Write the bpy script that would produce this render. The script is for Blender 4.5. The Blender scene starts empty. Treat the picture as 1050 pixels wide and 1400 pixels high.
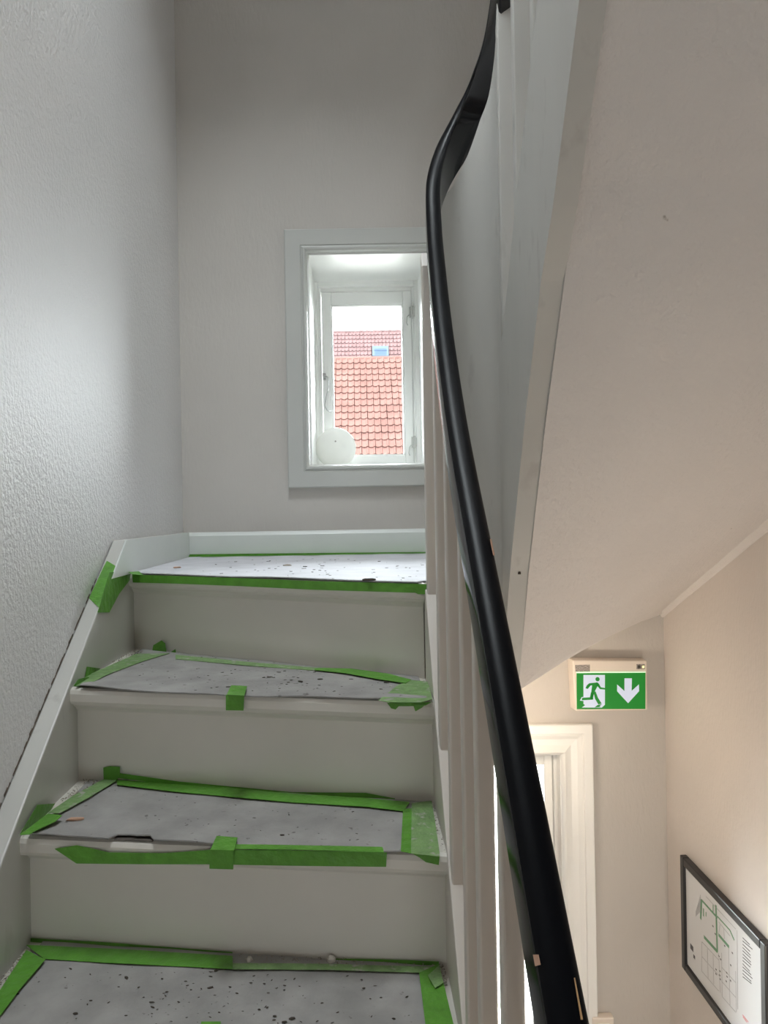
import bpy, bmesh, math, random
from mathutils import Vector, Matrix

# ------------------------------------------------------------------ camera, world, exposure
SC = bpy.context.scene
COL = SC.collection
F, CX, CY, PPX, ROLL = 1011.0, 525.0, 700.0, 491.0, math.radians(1.0)

cam_data = bpy.data.cameras.new('camera')
cam_data.sensor_width = 36.0
cam_data.lens = 36.0 * F / 1400.0
cam_data.shift_x = (CX - PPX) / 1400.0
cam_data.clip_start = 0.02
cam_data.clip_end = 300.0
cam = bpy.data.objects.new('camera', cam_data)
COL.objects.link(cam)
cam.rotation_euler = (Matrix.Rotation(math.radians(90), 3, 'X') @ Matrix.Rotation(-ROLL, 3, 'Z')).to_euler()
SC.camera = cam

WORLD_STRENGTH = 45.0
world = bpy.data.worlds.new('overcast_sky')
SC.world = world
world.use_nodes = True
bg = world.node_tree.nodes['Background']
bg.inputs['Color'].default_value = (0.93, 0.97, 1.0, 1)
bg.inputs['Strength'].default_value = WORLD_STRENGTH

def portal(name, loc, rot, sx, sy):
    l = bpy.data.lights.new(name, 'AREA')
    l.shape = 'RECTANGLE'; l.size = sx; l.size_y = sy
    l.cycles.is_portal = True
    o = bpy.data.objects.new(name, l)
    COL.objects.link(o); o.location = loc; o.rotation_euler = rot
    return o

SC.view_settings.view_transform = 'Standard'
SC.view_settings.look = 'None'
SC.view_settings.exposure = 0.0
SC.view_settings.gamma = 1.0
SC.view_settings.use_curve_mapping = False
SC.cycles.use_denoising = True
SC.cycles.max_bounces = 11
SC.cycles.diffuse_bounces = 8
SC.cycles.transparent_max_bounces = 12
SC.cycles.caustics_reflective = False
SC.cycles.caustics_refractive = False
SC.cycles.sample_clamp_indirect = 8.0

LAMP_STRENGTH = 105.0
FILL_STRENGTH = 68.0

# ------------------------------------------------------------------ measuring helpers (world: x right, y depth, z up, eye at z=0)
def uv(px, py):
    x, y = px - CX, py - CY
    c, s = math.cos(ROLL), math.sin(ROLL)
    return ((x * c - y * s) + CX - PPX) / F, (x * s + y * c) / F
def at_depth(px, py, d):
    u, v = uv(px, py); return Vector((u * d, d, -v * d))
def at_height(px, py, z):
    u, v = uv(px, py); d = -z / v; return Vector((u * d, d, z))
def at_x(px, py, X):
    u, v = uv(px, py); d = X / u; return Vector((X, d, -v * d))
def at_plane(px, py, p0, n):
    u, v = uv(px, py); r = Vector((u, 1, -v)); return r * (p0.dot(n) / r.dot(n))

# ------------------------------------------------------------------ materials
MATS = {}
def mat(name, col, rough=0.5, spec=0.5, var=0.0, var_scale=6.0, bumps=(), stretch=(1, 1, 1), coat=0.0,
        col2=None, col2_scale=20.0, col2_lo=0.55, col2_hi=0.65, emit=None, emit_s=0.0, metal=0.0, c2_detail=6.0):
    m = bpy.data.materials.new(name); m.use_nodes = True
    nt = m.node_tree; N = nt.nodes; L = nt.links
    b = N['Principled BSDF']
    b.inputs['Roughness'].default_value = rough
    b.inputs['Specular IOR Level'].default_value = spec
    b.inputs['Metallic'].default_value = metal
    b.inputs['Coat Weight'].default_value = coat
    tc = N.new('ShaderNodeTexCoord'); mp = N.new('ShaderNodeMapping')
    geo = N.new('ShaderNodeNewGeometry')
    L.new(geo.outputs['Position'], mp.inputs['Vector']); mp.inputs['Scale'].default_value = stretch
    V = mp.outputs['Vector']
    cur = None
    if var > 0:
        n = N.new('ShaderNodeTexNoise'); n.inputs['Scale'].default_value = var_scale; n.inputs['Detail'].default_value = 5
        L.new(V, n.inputs['Vector'])
        r = N.new('ShaderNodeMapRange'); r.inputs[1].default_value = .3; r.inputs[2].default_value = .7
        r.inputs[3].default_value = 1 - var; r.inputs[4].default_value = 1 + var
        L.new(n.outputs[0], r.inputs[0])
        h = N.new('ShaderNodeVectorMath'); h.operation = 'SCALE'; h.inputs[0].default_value = col[:3]
        L.new(r.outputs[0], h.inputs['Scale']); cur = h.outputs[0]
    if col2 is not None:
        n = N.new('ShaderNodeTexNoise'); n.inputs['Scale'].default_value = col2_scale; n.inputs['Detail'].default_value = c2_detail
        L.new(V, n.inputs['Vector'])
        r = N.new('ShaderNodeMapRange'); r.inputs[1].default_value = col2_lo; r.inputs[2].default_value = col2_hi
        L.new(n.outputs[0], r.inputs[0])
        mx = N.new('ShaderNodeMix'); mx.data_type = 'RGBA'
        L.new(r.outputs[0], mx.inputs[0])
        if cur: L.new(cur, mx.inputs[6])
        else: mx.inputs[6].default_value = (*col[:3], 1)
        mx.inputs[7].default_value = (*col2[:3], 1); cur = mx.outputs[2]
    if cur: L.new(cur, b.inputs['Base Color'])
    else: b.inputs['Base Color'].default_value = (*col[:3], 1)
    prev = None
    for (kind, scale, strength, dist, st) in bumps:
        mp2 = N.new('ShaderNodeMapping'); mp2.inputs['Scale'].default_value = st
        L.new(geo.outputs['Position'], mp2.inputs['Vector'])
        if kind == 'voronoi':
            n = N.new('ShaderNodeTexVoronoi'); n.feature = 'SMOOTH_F1'
        else:
            n = N.new('ShaderNodeTexNoise'); n.inputs['Detail'].default_value = 4
        n.inputs['Scale'].default_value = scale
        L.new(mp2.outputs[0], n.inputs['Vector'])
        bp = N.new('ShaderNodeBump'); bp.inputs['Strength'].default_value = strength; bp.inputs['Distance'].default_value = dist
        L.new(n.outputs[0], bp.inputs['Height'])
        if prev: L.new(prev, bp.inputs['Normal'])
        prev = bp.outputs[0]
    if prev: L.new(prev, b.inputs['Normal'])
    if emit:
        b.inputs['Emission Color'].default_value = (*emit, 1); b.inputs['Emission Strength'].default_value = emit_s
    MATS[name] = m
    return m

U = (1, 1, 1)
mat('plaster_left', (.715, .705, .705), .42, .5, var=.03, var_scale=2,
    bumps=[("noise", 120, .34, .010, (1, 1, .75)), ('noise', 260, .25, .005, U), ('noise', 4, .15, .02, U)])
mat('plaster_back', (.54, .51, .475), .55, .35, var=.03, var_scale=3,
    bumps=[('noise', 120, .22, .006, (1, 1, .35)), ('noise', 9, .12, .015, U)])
mat('plaster_right', (.70, .65, .61), .6, .3, var=.03, var_scale=3,
    bumps=[('noise', 130, .2, .006, (1, 1, .4)), ('noise', 8, .12, .015, U)])
mat('plaster_soffit', (.69, .655, .63), .6, .3, var=.03, var_scale=3,
    bumps=[('noise', 95, .45, .007, U), ('noise', 7, .15, .02, U)], col2=(.36, .32, .29), col2_scale=28, col2_lo=.74, col2_hi=.78)
mat('ceiling_white', (.8, .8, .79), .7, .2)
mat('stair_paint', (.66, .625, .57), .38, .5, var=.035, var_scale=5, bumps=[('noise', 60, .06, .004, (.15, 1, 1))])
mat('grime', (.16, .13, .105), .9, .1, var=.5, var_scale=60)
mat('string_paint', (.545, .535, .505), .32, .5, var=.05, var_scale=6, stretch=(1, 1, .35), bumps=[('noise', 45, .08, .004, (1, 1, .12))],
    col2=(.47, .455, .43), col2_scale=24, col2_lo=.62, col2_hi=.72)
mat('white_paint', (.51, .515, .49), .35, .5, var=.02, var_scale=8, bumps=[('noise', 70, .04, .003, (1, 1, .2))])
mat('window_white', (.86, .865, .845), .35, .5, var=.02, var_scale=8)
mat('skirting_paint', (.71, .735, .71), .33, .5, var=.02, var_scale=9)
mat('baluster_paint', (.63, .585, .535), .4, .5, var=.03, var_scale=10, stretch=(1, 1, .2))
mat('black_lacquer', (.003, .0033, .0045), .13, .5, bumps=[('noise', 180, .03, .002, U)])
mat('black_lacquer_worn', (.0025, .0028, .004), .36, .11, bumps=[('noise', 180, .03, .002, U)])
mat('bare_wood', (.55, .33, .16), .6, .3)
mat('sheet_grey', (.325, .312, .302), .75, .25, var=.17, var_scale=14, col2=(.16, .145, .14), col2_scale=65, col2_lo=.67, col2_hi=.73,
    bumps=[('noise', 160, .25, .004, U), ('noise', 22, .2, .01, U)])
mat('sheet_grey_lit', (.62, .62, .66), .7, .3, var=.08, var_scale=14, col2=(.3, .28, .27), col2_scale=80, col2_lo=.70, col2_hi=.76,
    bumps=[('noise', 160, .2, .004, U)])  # same grey sheet; window light is put into the paler base colour
mat('tape_green', (.105, .30, .035), .45, .4, var=.12, var_scale=40, bumps=[('noise', 60, .5, .008, U)])
mat('tape_worn', (.20, .33, .13), .5, .4, var=.2, var_scale=40, col2=(.42, .40, .36), col2_scale=55, col2_lo=.58, col2_hi=.68,
    bumps=[('noise', 90, .5, .008, U)])
mat('dirt', (.075, .06, .05), .9, .1)
mat('crumb', (.34, .30, .25), .9, .1, var=.4, var_scale=120)
mat('plaster_lump', (.62, .58, .53), .9, .1, var=.15, var_scale=90)
mat('wood_splinter', (.55, .34, .24), .8, .2)
mat('tread_wood', (.10, .085, .075), .8, .2, var=.3, var_scale=60, bumps=[('noise', 80, .4, .004, (.2, 1, 1))])
mat('steel', (.50, .50, .50), .35, .5, metal=.9)
mat('plastic_white', (.80, .80, .76), .4, .5, var=.03, var_scale=20)
mat('plastic_housing', (.78, .70, .62), .4, .5)
mat('sign_green', (.008, .13, .02), .4, .3, emit=(.012, .30, .025), emit_s=.42)
mat('sign_white', (.42, .46, .55), .4, .3, emit=(.75, .82, 1.0), emit_s=.42)
mat('sign_glow', (.8, .9, .8), .4, .4, emit=(.55, 1.0, .6), emit_s=.6)
mat('sticker_grey', (.32, .29, .27), .6, .3, var=.5, var_scale=250)
mat('led_dark', (.05, .05, .045), .4, .4)
mat('led_lamp', (.8, .75, .4), .4, .4, emit=(1, .85, .35), emit_s=1.5)
mat('frame_black', (.018, .018, .02), .3, .5)
mat('paper', (.76, .78, .80), .25, .5)
mat('print_green', (.16, .32, .2), .6, .2)
mat('print_grey', (.42, .43, .45), .6, .2)
mat('print_dark', (.12, .12, .13), .6, .2)
mat('print_red', (.7, .3, .33), .6, .2)
mat('roof_tile', (.039, .021, .018), .9, 0.0, var=.15, var_scale=1.6)
mat('roof_tile_far', (.0375, .0238, .0233), .9, 0.0, var=.12, var_scale=1.6)
mat('roof_tile_deck', (.014, .007, .0055), .95, 0)
mat('roof_tile_far_deck', (.016, .009, .0085), .95, 0)
mat('skylight_metal', (.022, .028, .038), .6, .0)
mat('skylight_pane', (.015, .021, .032), .3, .0)
mat('render_wall', (.012, .011, .010), .9, .1)
mat('pavement', (.25, .24, .225), .9, .1, var=.3, var_scale=3, col2=(.09, .10, .07), col2_scale=6, col2_lo=.55, col2_hi=.62)
mat('floor_wood', (.30, .22, .16), .5, .4, var=.1, var_scale=4)
mat('lamp_globe', (.9, .8, .65), .4, .3, emit=(1.0, .83, .64), emit_s=LAMP_STRENGTH)
mat('fill_globe', (.9, .85, .75), .4, .3, emit=(1.0, .89, .75), emit_s=FILL_STRENGTH)
mat('brass', (.4, .3, .15), .35, .5, metal=.9)

g = bpy.data.materials.new('window_glass'); g.use_nodes = True; MATS['window_glass'] = g
nt = g.node_tree; nt.nodes.clear()
o_ = nt.nodes.new('ShaderNodeOutputMaterial'); mx = nt.nodes.new('ShaderNodeMixShader'); tr = nt.nodes.new('ShaderNodeBsdfTransparent')
gl = nt.nodes.new('ShaderNodeBsdfGlossy'); fr = nt.nodes.new('ShaderNodeFresnel')
gl.inputs['Roughness'].default_value = .01; fr.inputs['IOR'].default_value = 1.45; tr.inputs['Color'].default_value = (.96, .98, .98, 1)
nt.links.new(fr.outputs[0], mx.inputs[0]); nt.links.new(tr.outputs[0], mx.inputs[1]); nt.links.new(gl.outputs[0], mx.inputs[2])
nt.links.new(mx.outputs[0], o_.inputs[0])

# ------------------------------------------------------------------ building helpers
def link(o, parent=None):
    COL.objects.link(o)
    if parent is not None:
        o.parent = parent
        o.matrix_parent_inverse = Matrix.Translation(-parent.location)     # geometry stays in world coordinates
    return o
def mesh(name, verts, faces, m, parent=None, smooth=False, bevel=0.0, seg=2, label=None):
    me = bpy.data.meshes.new(name)
    me.from_pydata([tuple(v) for v in verts], [], faces)
    bm = bmesh.new(); bm.from_mesh(me)
    bmesh.ops.recalc_face_normals(bm, faces=bm.faces)
    bm.to_mesh(me); bm.free()
    me.materials.append(MATS[m])
    if smooth:
        for p in me.polygons: p.use_smooth = True
    o = bpy.data.objects.new(name, me)
    if bevel > 0:
        md = o.modifiers.new('bevel', 'BEVEL'); md.width = bevel; md.segments = seg; md.limit_method = 'ANGLE'
        md.angle_limit = math.radians(40)
    if label: o['label'] = label
    return link(o, parent)
def thing(name, label, cat, loc, group=None):
    o = bpy.data.objects.new(name, None); o.location = loc; o.empty_display_size = .05
    o['label'] = label; o['category'] = cat
    if group: o['group'] = group
    COL.objects.link(o); return o
def tag(o, label, cat=None, group=None, kind=None):
    o['label'] = label
    if cat: o['category'] = cat
    if group: o['group'] = group
    if kind: o['kind'] = kind
    return o
def struct_empty(name, label, loc):
    o = bpy.data.objects.new(name, None); o.location = loc; o.empty_display_size = .05
    o['label'] = label; o['kind'] = 'structure'; COL.objects.link(o); return o

class MB:
    def __init__(s): s.v, s.f = [], []
    def add(s, verts, faces):
        k = len(s.v); s.v += [Vector(v) for v in verts]; s.f += [[i + k for i in f] for f in faces]; return s
    def box(s, x0, x1, y0, y1, z0, z1):
        return s.add([(x0, y0, z0), (x1, y0, z0), (x1, y1, z0), (x0, y1, z0), (x0, y0, z1), (x1, y0, z1), (x1, y1, z1), (x0, y1, z1)],
                     [(0, 3, 2, 1), (4, 5, 6, 7), (0, 1, 5, 4), (1, 2, 6, 5), (2, 3, 7, 6), (3, 0, 4, 7)])
    def loft(s, rings, caps=True, closed=True):
        n = len(rings[0]); vs = [p for r in rings for p in r]; fs = []
        for i in range(len(rings) - 1):
            for j in range(n if closed else n - 1):
                k = (j + 1) % n
                fs.append((i * n + j, i * n + k, (i + 1) * n + k, (i + 1) * n + j))
        if caps:
            fs.append(tuple(range(n - 1, -1, -1))); fs.append(tuple((len(rings) - 1) * n + j for j in range(n)))
        return s.add(vs, fs)
    def cyl(s, a, b, r, n=12, r2=None):
        a, b = Vector(a), Vector(b); t = (b - a).normalized()
        q = t.cross(Vector((0, 0, 1)) if abs(t.z) < .9 else Vector((1, 0, 0))).normalized(); w = t.cross(q)
        r2 = r if r2 is None else r2
        return s.loft([[c + (q * math.cos(2 * math.pi * i / n) + w * math.sin(2 * math.pi * i / n)) * rr for i in range(n)] for c, rr in ((a, r), (b, r2))])
    def slab(s, poly, off):               # polygon thickened along a vector
        off = Vector(off); p = [Vector(v) for v in poly]
        return s.loft([p, [v + off for v in p]])
    def tube(s, pts, r, n=8):
        pts = [Vector(p) for p in pts]; rings = []
        for i, p in enumerate(pts):
            t = (pts[min(i + 1, len(pts) - 1)] - pts[max(i - 1, 0)]).normalized()
            q = t.cross(Vector((0, 1, 0)) if abs(t.y) < .9 else Vector((1, 0, 0))).normalized(); w = t.cross(q)
            rings.append([p + (q * math.cos(2 * math.pi * k / n) + w * math.sin(2 * math.pi * k / n)) * r for k in range(n)])
        return s.loft(rings)
    def build(s, name, m, parent=None, **k): return mesh(name, s.v, s.f, m, parent, **k)

def lerp(a, b, t): return a + (b - a) * t
def interp(tab, x):
    tab = sorted(tab)
    if x <= tab[0][0]: a, b = tab[0], tab[1]
    elif x >= tab[-1][0]: a, b = tab[-2], tab[-1]
    else:
        for a, b in zip(tab, tab[1:]):
            if a[0] <= x <= b[0]: break
    return a[1] + (b[1] - a[1]) * (x - a[0]) / (b[0] - a[0])
def catmull(pts, n=8):
    P = [Vector(p) for p in pts]; P = [P[0] * 2 - P[1]] + P + [P[-1] * 2 - P[-2]]
    out = []
    for i in range(1, len(P) - 2):
        for k in range(n):
            t = k / n; a, b, c, d = P[i - 1:i + 3]
            out.append(.5 * ((2 * b) + (c - a) * t + (2 * a - 5 * b + 4 * c - d) * t * t + (3 * b - a - 3 * c + d) * t ** 3))
    out.append(P[-2]); return out

# ------------------------------------------------------------------ key dimensions
XL, XR, D, XRW = -.563, .124, 2.446, 1.0
FLOOR, CEIL, FRONT = -2.75, 2.55, -2.3
RISE = .19
def Z(i): return -.141 - RISE * (i - 1)
NOSE_R = {1: 1.426, 2: 1.282, 3: 1.116, 4: .950, 5: .78, 6: .60, 7: .41, 8: .21, 9: 0.0}
NOSE_L = {1: 1.800, 2: 1.424, 3: 1.206, 4: 1.00, 5: .80, 6: .605, 7: .41, 8: .21, 9: 0.0}
OVER = .036
def nose(i, X): return lerp(NOSE_L[i], NOSE_R[i], (X - XL) / (XR - XL))
def xwall(d): return -.583 - .0152 * (D - d)
NLAST = 8

def wall_with_holes(name, label, x0, x1, z0, z1, y0, y1, holes, m):
    xs = sorted({x0, x1, *[h[0] for h in holes], *[h[1] for h in holes]})
    zs = sorted({z0, z1, *[h[2] for h in holes], *[h[3] for h in holes]})
    bm = bmesh.new(); cache = {}
    def v(x, y, z):
        k = (round(x, 5), round(y, 5), round(z, 5))
        if k not in cache: cache[k] = bm.verts.new((x, y, z))
        return cache[k]
    def solid(i, j):
        if not (0 <= i < len(xs) - 1 and 0 <= j < len(zs) - 1): return False
        cx, cz = (xs[i] + xs[i + 1]) / 2, (zs[j] + zs[j + 1]) / 2
        return not any(h[0] < cx < h[1] and h[2] < cz < h[3] for h in holes)
    for i in range(len(xs) - 1):
        for j in range(len(zs) - 1):
            if not solid(i, j): continue
            a, b, c, d_ = xs[i], xs[i + 1], zs[j], zs[j + 1]
            for y in (y0, y1): bm.faces.new((v(a, y, c), v(b, y, c), v(b, y, d_), v(a, y, d_)))
            if not solid(i - 1, j): bm.faces.new((v(a, y0, c), v(a, y1, c), v(a, y1, d_), v(a, y0, d_)))
            if not solid(i + 1, j): bm.faces.new((v(b, y0, c), v(b, y1, c), v(b, y1, d_), v(b, y0, d_)))
            if not solid(i, j - 1): bm.faces.new((v(a, y0, c), v(a, y1, c), v(b, y1, c), v(b, y0, c)))
            if not solid(i, j + 1): bm.faces.new((v(a, y0, d_), v(a, y1, d_), v(b, y1, d_), v(b, y0, d_)))
    bmesh.ops.recalc_face_normals(bm, faces=bm.faces)
    me = bpy.data.meshes.new(name); bm.to_mesh(me); bm.free(); me.materials.append(MATS[m])
    o = bpy.data.objects.new(name, me); COL.objects.link(o)
    return tag(o, label, kind='structure')

# ------------------------------------------------------------------ the shell
W1 = (-.157, .237, .153, .857)          # upper window opening  x0 x1 z0 z1
W2 = (.13, .655, -2.10, -.808)          # lower window opening
W3 = (-.10, .35, -.95, -.50)               # unseen opening added behind the viewer for fill light
wall_with_holes('wall_back', 'grey plastered end wall with the small window', -.75, 1.15, FLOOR, CEIL, D, 2.80, [W1, W2], 'plaster_back')
wall_with_holes('wall_front', 'plastered wall behind the viewer', -.75, 1.15, FLOOR, CEIL, FRONT - .2, FRONT, [W3], 'plaster_back')
b = MB(); b.slab([(xwall(D) , D, FLOOR), (xwall(D), D, CEIL), (xwall(FRONT), FRONT, CEIL), (xwall(FRONT), FRONT, FLOOR)], (-.12, 0, 0))
tag(b.build('wall_left', 'plaster_left'), 'rough light grey plastered wall left of the stairs', kind='structure')
b = MB().box(XRW, XRW + .12, FRONT, D, FLOOR, CEIL)
tag(b.build('wall_right', 'plaster_right'), 'warm beige plastered wall right of the stairwell', kind='structure')
SKY = (-.42, .02, .58, 1.36)              # unseen opening added over the left flight for fill light, x0 x1 y0 y1
mb = MB()
for bx in ((-.75, SKY[0], FRONT, D), (SKY[1], 1.12, FRONT, D), (SKY[0], SKY[1], FRONT, SKY[2]), (SKY[0], SKY[1], SKY[3], D)):
    mb.box(*bx, CEIL, CEIL + .1)
tag(mb.build('ceiling', 'ceiling_white'), 'white ceiling above the stairwell', kind='structure')
fill_win4 = struct_empty('fill_roof_light', 'unseen roof light added in the stairwell ceiling for fill light', ((SKY[0] + SKY[1]) / 2, (SKY[2] + SKY[3]) / 2, CEIL))
MB().box(SKY[0] - .02, SKY[1] + .02, SKY[2] - .02, SKY[3] + .02, CEIL + .101, CEIL + .106).build('pane', 'window_glass', fill_win4)
portal('window_daylight', ((SKY[0] + SKY[1]) / 2, (SKY[2] + SKY[3]) / 2, CEIL + .12), (0, 0, 0), .48, .85)
tag(MB().box(-.75, 1.12, FRONT, D, FLOOR - .1, FLOOR).build('floor', 'floor_wood'), 'floor at the foot of the stairwell', kind='structure')

# skirting boards on the landing
def skirting(name, ring_a, ring_b, label):
    tag(MB().loft([ring_a, ring_b]).build(name, 'skirting_paint', bevel=.003), label, kind='structure')
SKZ = -.058
prof = [(0, Z(1)), (.018, Z(1)), (.018, SKZ - .012), (.012, SKZ - .004), (.008, SKZ), (0, SKZ)]
skirting('baseboard_back', [Vector((XL - .012, D - t, z)) for t, z in prof], [Vector((.27, D - t, z)) for t, z in prof],
         'white skirting board along the end wall behind the top step')

# ------------------------------------------------------------------ lower flight
flight = thing('stair_flight', 'painted winder steps rising to the landing under the small window', 'staircase', (-.2, .8, FLOOR))
for i in range(1, NLAST + 1):
    zt = Z(i)
    def prof_at(X, back):
        n = nose(i, X)
        pts = [(back, 0), (n + .010, 0), (n + .003, -.003), (n, -.010), (n, -.024), (n + .003, -.030), (n + .010, -.032), (back, -.032)]
        return [Vector((X, d, zt + z)) for d, z in pts]
    if i == 1:
        verts_front_L = prof_at(XL, D - .001); verts_front_R = prof_at(XR, D - .001)
        mb = MB().loft([verts_front_L, verts_front_R])
        mb.box(XR - .001, .30, 1.50, D - .001, zt - .032, zt)
    else:
        mb = MB().loft([prof_at(XL, nose(i - 1, XL) + OVER + .012), prof_at(XR, nose(i - 1, XR) + OVER + .012)])
    tr_ = mb.build('tread', 'stair_paint', flight)
    # riser under this nosing with a small cove moulding
    zb = Z(i + 1)
    def rp(X):
        n = nose(i, X) + OVER
        return [Vector((X, n, zt - .032)), Vector((X, n, zb)), Vector((X, n + .018, zb)), Vector((X, n + .018, zt - .032))]
    rs = MB().loft([rp(XL), rp(XR)]).build('riser', 'stair_paint', flight)
    def cp(X):
        n = nose(i, X) + OVER
        pts = [(n, 0), (n - .020, 0), (n - .018, -.005), (n - .010, -.009), (n - .005, -.014), (n, -.018)]
        return [Vector((X, d, zt - .032 + z)) for d, z in pts]
    MB().loft([cp(XL), cp(XR)]).build('cove_moulding', 'stair_paint', rs)

# left string against the wall; its top edge runs up and levels out as skirting
ST = [(0.0, -1.53), (.41, -1.13), (.80, -.825), (1.139, -.538), (1.294, -.420), (1.677, -.132), (1.775, SKZ)]
sa, sb = [], []
ring = []
for d, z in ST + [(D - .002, SKZ)]: ring.append((d, z))
low = [(D - .002, Z(1) - .05), (1.95, Z(1) - .05), (1.90, Z(2) - .08), (1.52, Z(3) - .05), (1.30, Z(4) - .05), (.80, Z(6) - .04), (.41, Z(8) - .04), (0.0, Z(10) - .04)]
polyL = ring + low
mb = MB()
mb.loft([[Vector((XL, d, z)) for d, z in polyL], [Vector((xwall(d) + .001, d, z)) for d, z in polyL]])
mb.build('wall_string', 'string_paint', flight, bevel=.003, label='white sloping string board along the left wall')

# left skirting of the landing, cut on the slope of the string
sk_ = [(1.664, Z(1)), (1.676, -.132), (1.775, SKZ + .001), (D - .019, SKZ + .001), (D - .019, Z(1))]
tag(MB().loft([[Vector((XL + .004, d, z)) for d, z in sk_], [Vector((XL + .0002, d, z)) for d, z in sk_]]).build('baseboard_left', 'skirting_paint', bevel=.001),
    'white skirting board on the left wall beside the landing', kind='structure')
# grimy crack where the string meets the plaster
rc = random.Random(8); mb = MB()
for k in range(90):
    d0, d1 = .72 + k * .0105, .72 + (k + 1) * .0105
    h = max(0, rc.gauss(.0022, .0016))
    if h < .0006: continue
    za, zb_ = interp(ST, d0), interp(ST, d1)
    mb.slab([(xwall(d0) + .0012, d0, za - .001), (xwall(d1) + .0012, d1, zb_ - .001), (xwall(d1) + .0012, d1, zb_ + h), (xwall(d0) + .0012, d0, za + h * rc.uniform(.5, 1.2))], (-.001, 0, 0))
o = mb.build('crack', 'grime', flight); o['kind'] = 'stuff'
# right string carrying the balusters
RS = [(NOSE_R[i], Z(i)) for i in range(9, 0, -1)]
def zs_low(d): return interp(RS, d)
ring = [(d, zs_low(d) + .002) for d in [0.0, .21, .41, .60, .78, .95, 1.116, 1.282, 1.415]] + [(1.44, zs_low(1.426) + .002)]
polyR = ring + [(d, zs_low(d) - .30) for d in (1.44, 1.282, 1.116, .95, .78, .60, .41, .21, 0.0)]
MB().loft([[Vector((XR, d, z)) for d, z in polyR], [Vector((XR + .034, d, z)) for d, z in polyR]]).build(
    'outer_string', 'baluster_paint', flight, bevel=.002, label='beige sloping string board under the balusters')

# plastered underside of the lower flight and landing
UL = [(NOSE_L[k] + .055, Z(k + 1) - .07) for k in range(1, 9)]; UR = [(NOSE_R[k] + .055, Z(k + 1) - .07) for k in range(1, 9)]
rings = []
for k in range(8, 0, -1):
    (dl, zl), (dr, zr) = UL[k - 1], UR[k - 1]
    rings.append([Vector((xwall(dl) + .002, dl, zl - .02)), Vector((XR + .001, dr, zr - .02)), Vector((XR + .001, dr, zr)), Vector((xwall(dl) + .002, dl, zl))])
rings.append([Vector((xwall(D) + .002, D - .001, Z(2) - .09)), Vector((XR + .001, D - .001, Z(2) - .09)), Vector((XR + .001, D - .001, Z(2) - .07)), Vector((xwall(D) + .002, D - .001, Z(2) - .07))])
MB().loft(rings).build('underside', 'plaster_soffit', flight)

# ------------------------------------------------------------------ upper flight: string, plastered underside, first winders
upper = thing('stair_flight', 'upper flight crossing overhead with white string and plastered underside', 'staircase', (.6, 1.5, -.5))
UX0, UX1 = .285, .320
KS = .285 / .245
ZB = [(.0, 1.42), (.2, 1.2), (.4, .99), (.6, .775), (.79, .545), (.91, .372), (.975, .30), (1.08, .135), (1.208, -.10), (1.286, -.279), (1.36, -.44), (1.40, -.52)]
ZT = [(0.0, 1.90), (.2, 1.66), (.4, 1.42), (.6, 1.17), (.8, .90), (.9, .765), (1.0, .625), (1.088, .504), (1.121, .462), (1.174, .382), (1.251, .278), (1.30, .21), (1.40, .08)]
ZB = [(d * KS, z * KS) for d, z in ZB]; ZT = [(d * KS, z * KS) for d, z in ZT]
ds = sorted({d for d, _ in ZB + ZT if d <= 1.535} | {1.535})
poly = [(d, interp(ZT, d)) for d in ds] + [(d, interp(ZB, d)) for d in reversed(ds)]
MB().loft([[Vector((UX0, d, z)) for d, z in poly], [Vector((UX1, d, z)) for d, z in poly]]).build(
    'outer_string', 'string_paint', upper, label='white brushed string board of the upper flight')
SI = [(z * KS, d * KS) for z, d in ((-.319, 1.303), (-.279, 1.286), (-.10, 1.206), (.124, 1.083), (.286, .98), (.376, .925), (.546, .793), (.775, .6), (.99, .4), (1.2, .2), (1.42, 0.0))]
SO = [(-.345, D), (-.279, 2.31), (-.19, 2.12), (-.10, 1.93), (-.043, 1.81), (.05, 1.62), (.124, 1.47), (.2, 1.33), (.286, 1.19), (.376, 1.06), (.546, .86), (.775, .64), (.99, .44), (1.2, .24), (1.65, 0.0)]
h_ = at_x(709, 723, .303)
MB().cyl((h_.x, h_.y, interp(ZB, h_.y) - .0012), (h_.x, h_.y, interp(ZB, h_.y) + .004), .0028, 10).build('screw_hole', 'dirt', upper)
rows = [(-.372, (UX1, interp(SI, -.371)), (.886, D)), (-.345, (UX1, interp(SI, -.345)), (XRW, D))]
for z in (-.31, -.279, -.24, -.19, -.145, -.10, -.043, .0, .05, .09, .124, .16, .2, .24, .286, .33, .376, .46, .546, .66, .775, .88, .99, 1.2, 1.42, 1.64):
    rows.append((z, (UX1, max(0, interp(SI, z))), (XRW, max(0, interp(SO, z)))))
NC = 10
vb, vt = [], []
for z, a, c in rows:
    for k in range(NC + 1):
        t = k / NC; x, y = lerp(a[0], c[0], t), lerp(a[1], c[1], t)
        x, y = min(x, XRW - .002), min(y, D - .002); vb.append((x, y, z)); vt.append((x, y, z + .05))
nR = len(rows); vs = vb + vt; M_ = len(vb); fs = []
for i in range(nR - 1):
    for k in range(NC):
        q = (i * (NC + 1) + k, i * (NC + 1) + k + 1, (i + 1) * (NC + 1) + k + 1, (i + 1) * (NC + 1) + k)
        fs.append(q); fs.append(tuple(j + M_ for j in reversed(q)))
for i in range(nR - 1):
    for k in (0, NC):
        a, c = i * (NC + 1) + k, (i + 1) * (NC + 1) + k; fs.append((a, c, c + M_, a + M_))
for i in (0, nR - 1):
    for k in range(NC):
        a = i * (NC + 1) + k; fs.append((a, a + 1, a + 1 + M_, a + M_))
mesh('soffit', vs, fs, 'plaster_soffit', upper, smooth=False, label='beige plastered twisting underside of the upper flight')
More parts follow.
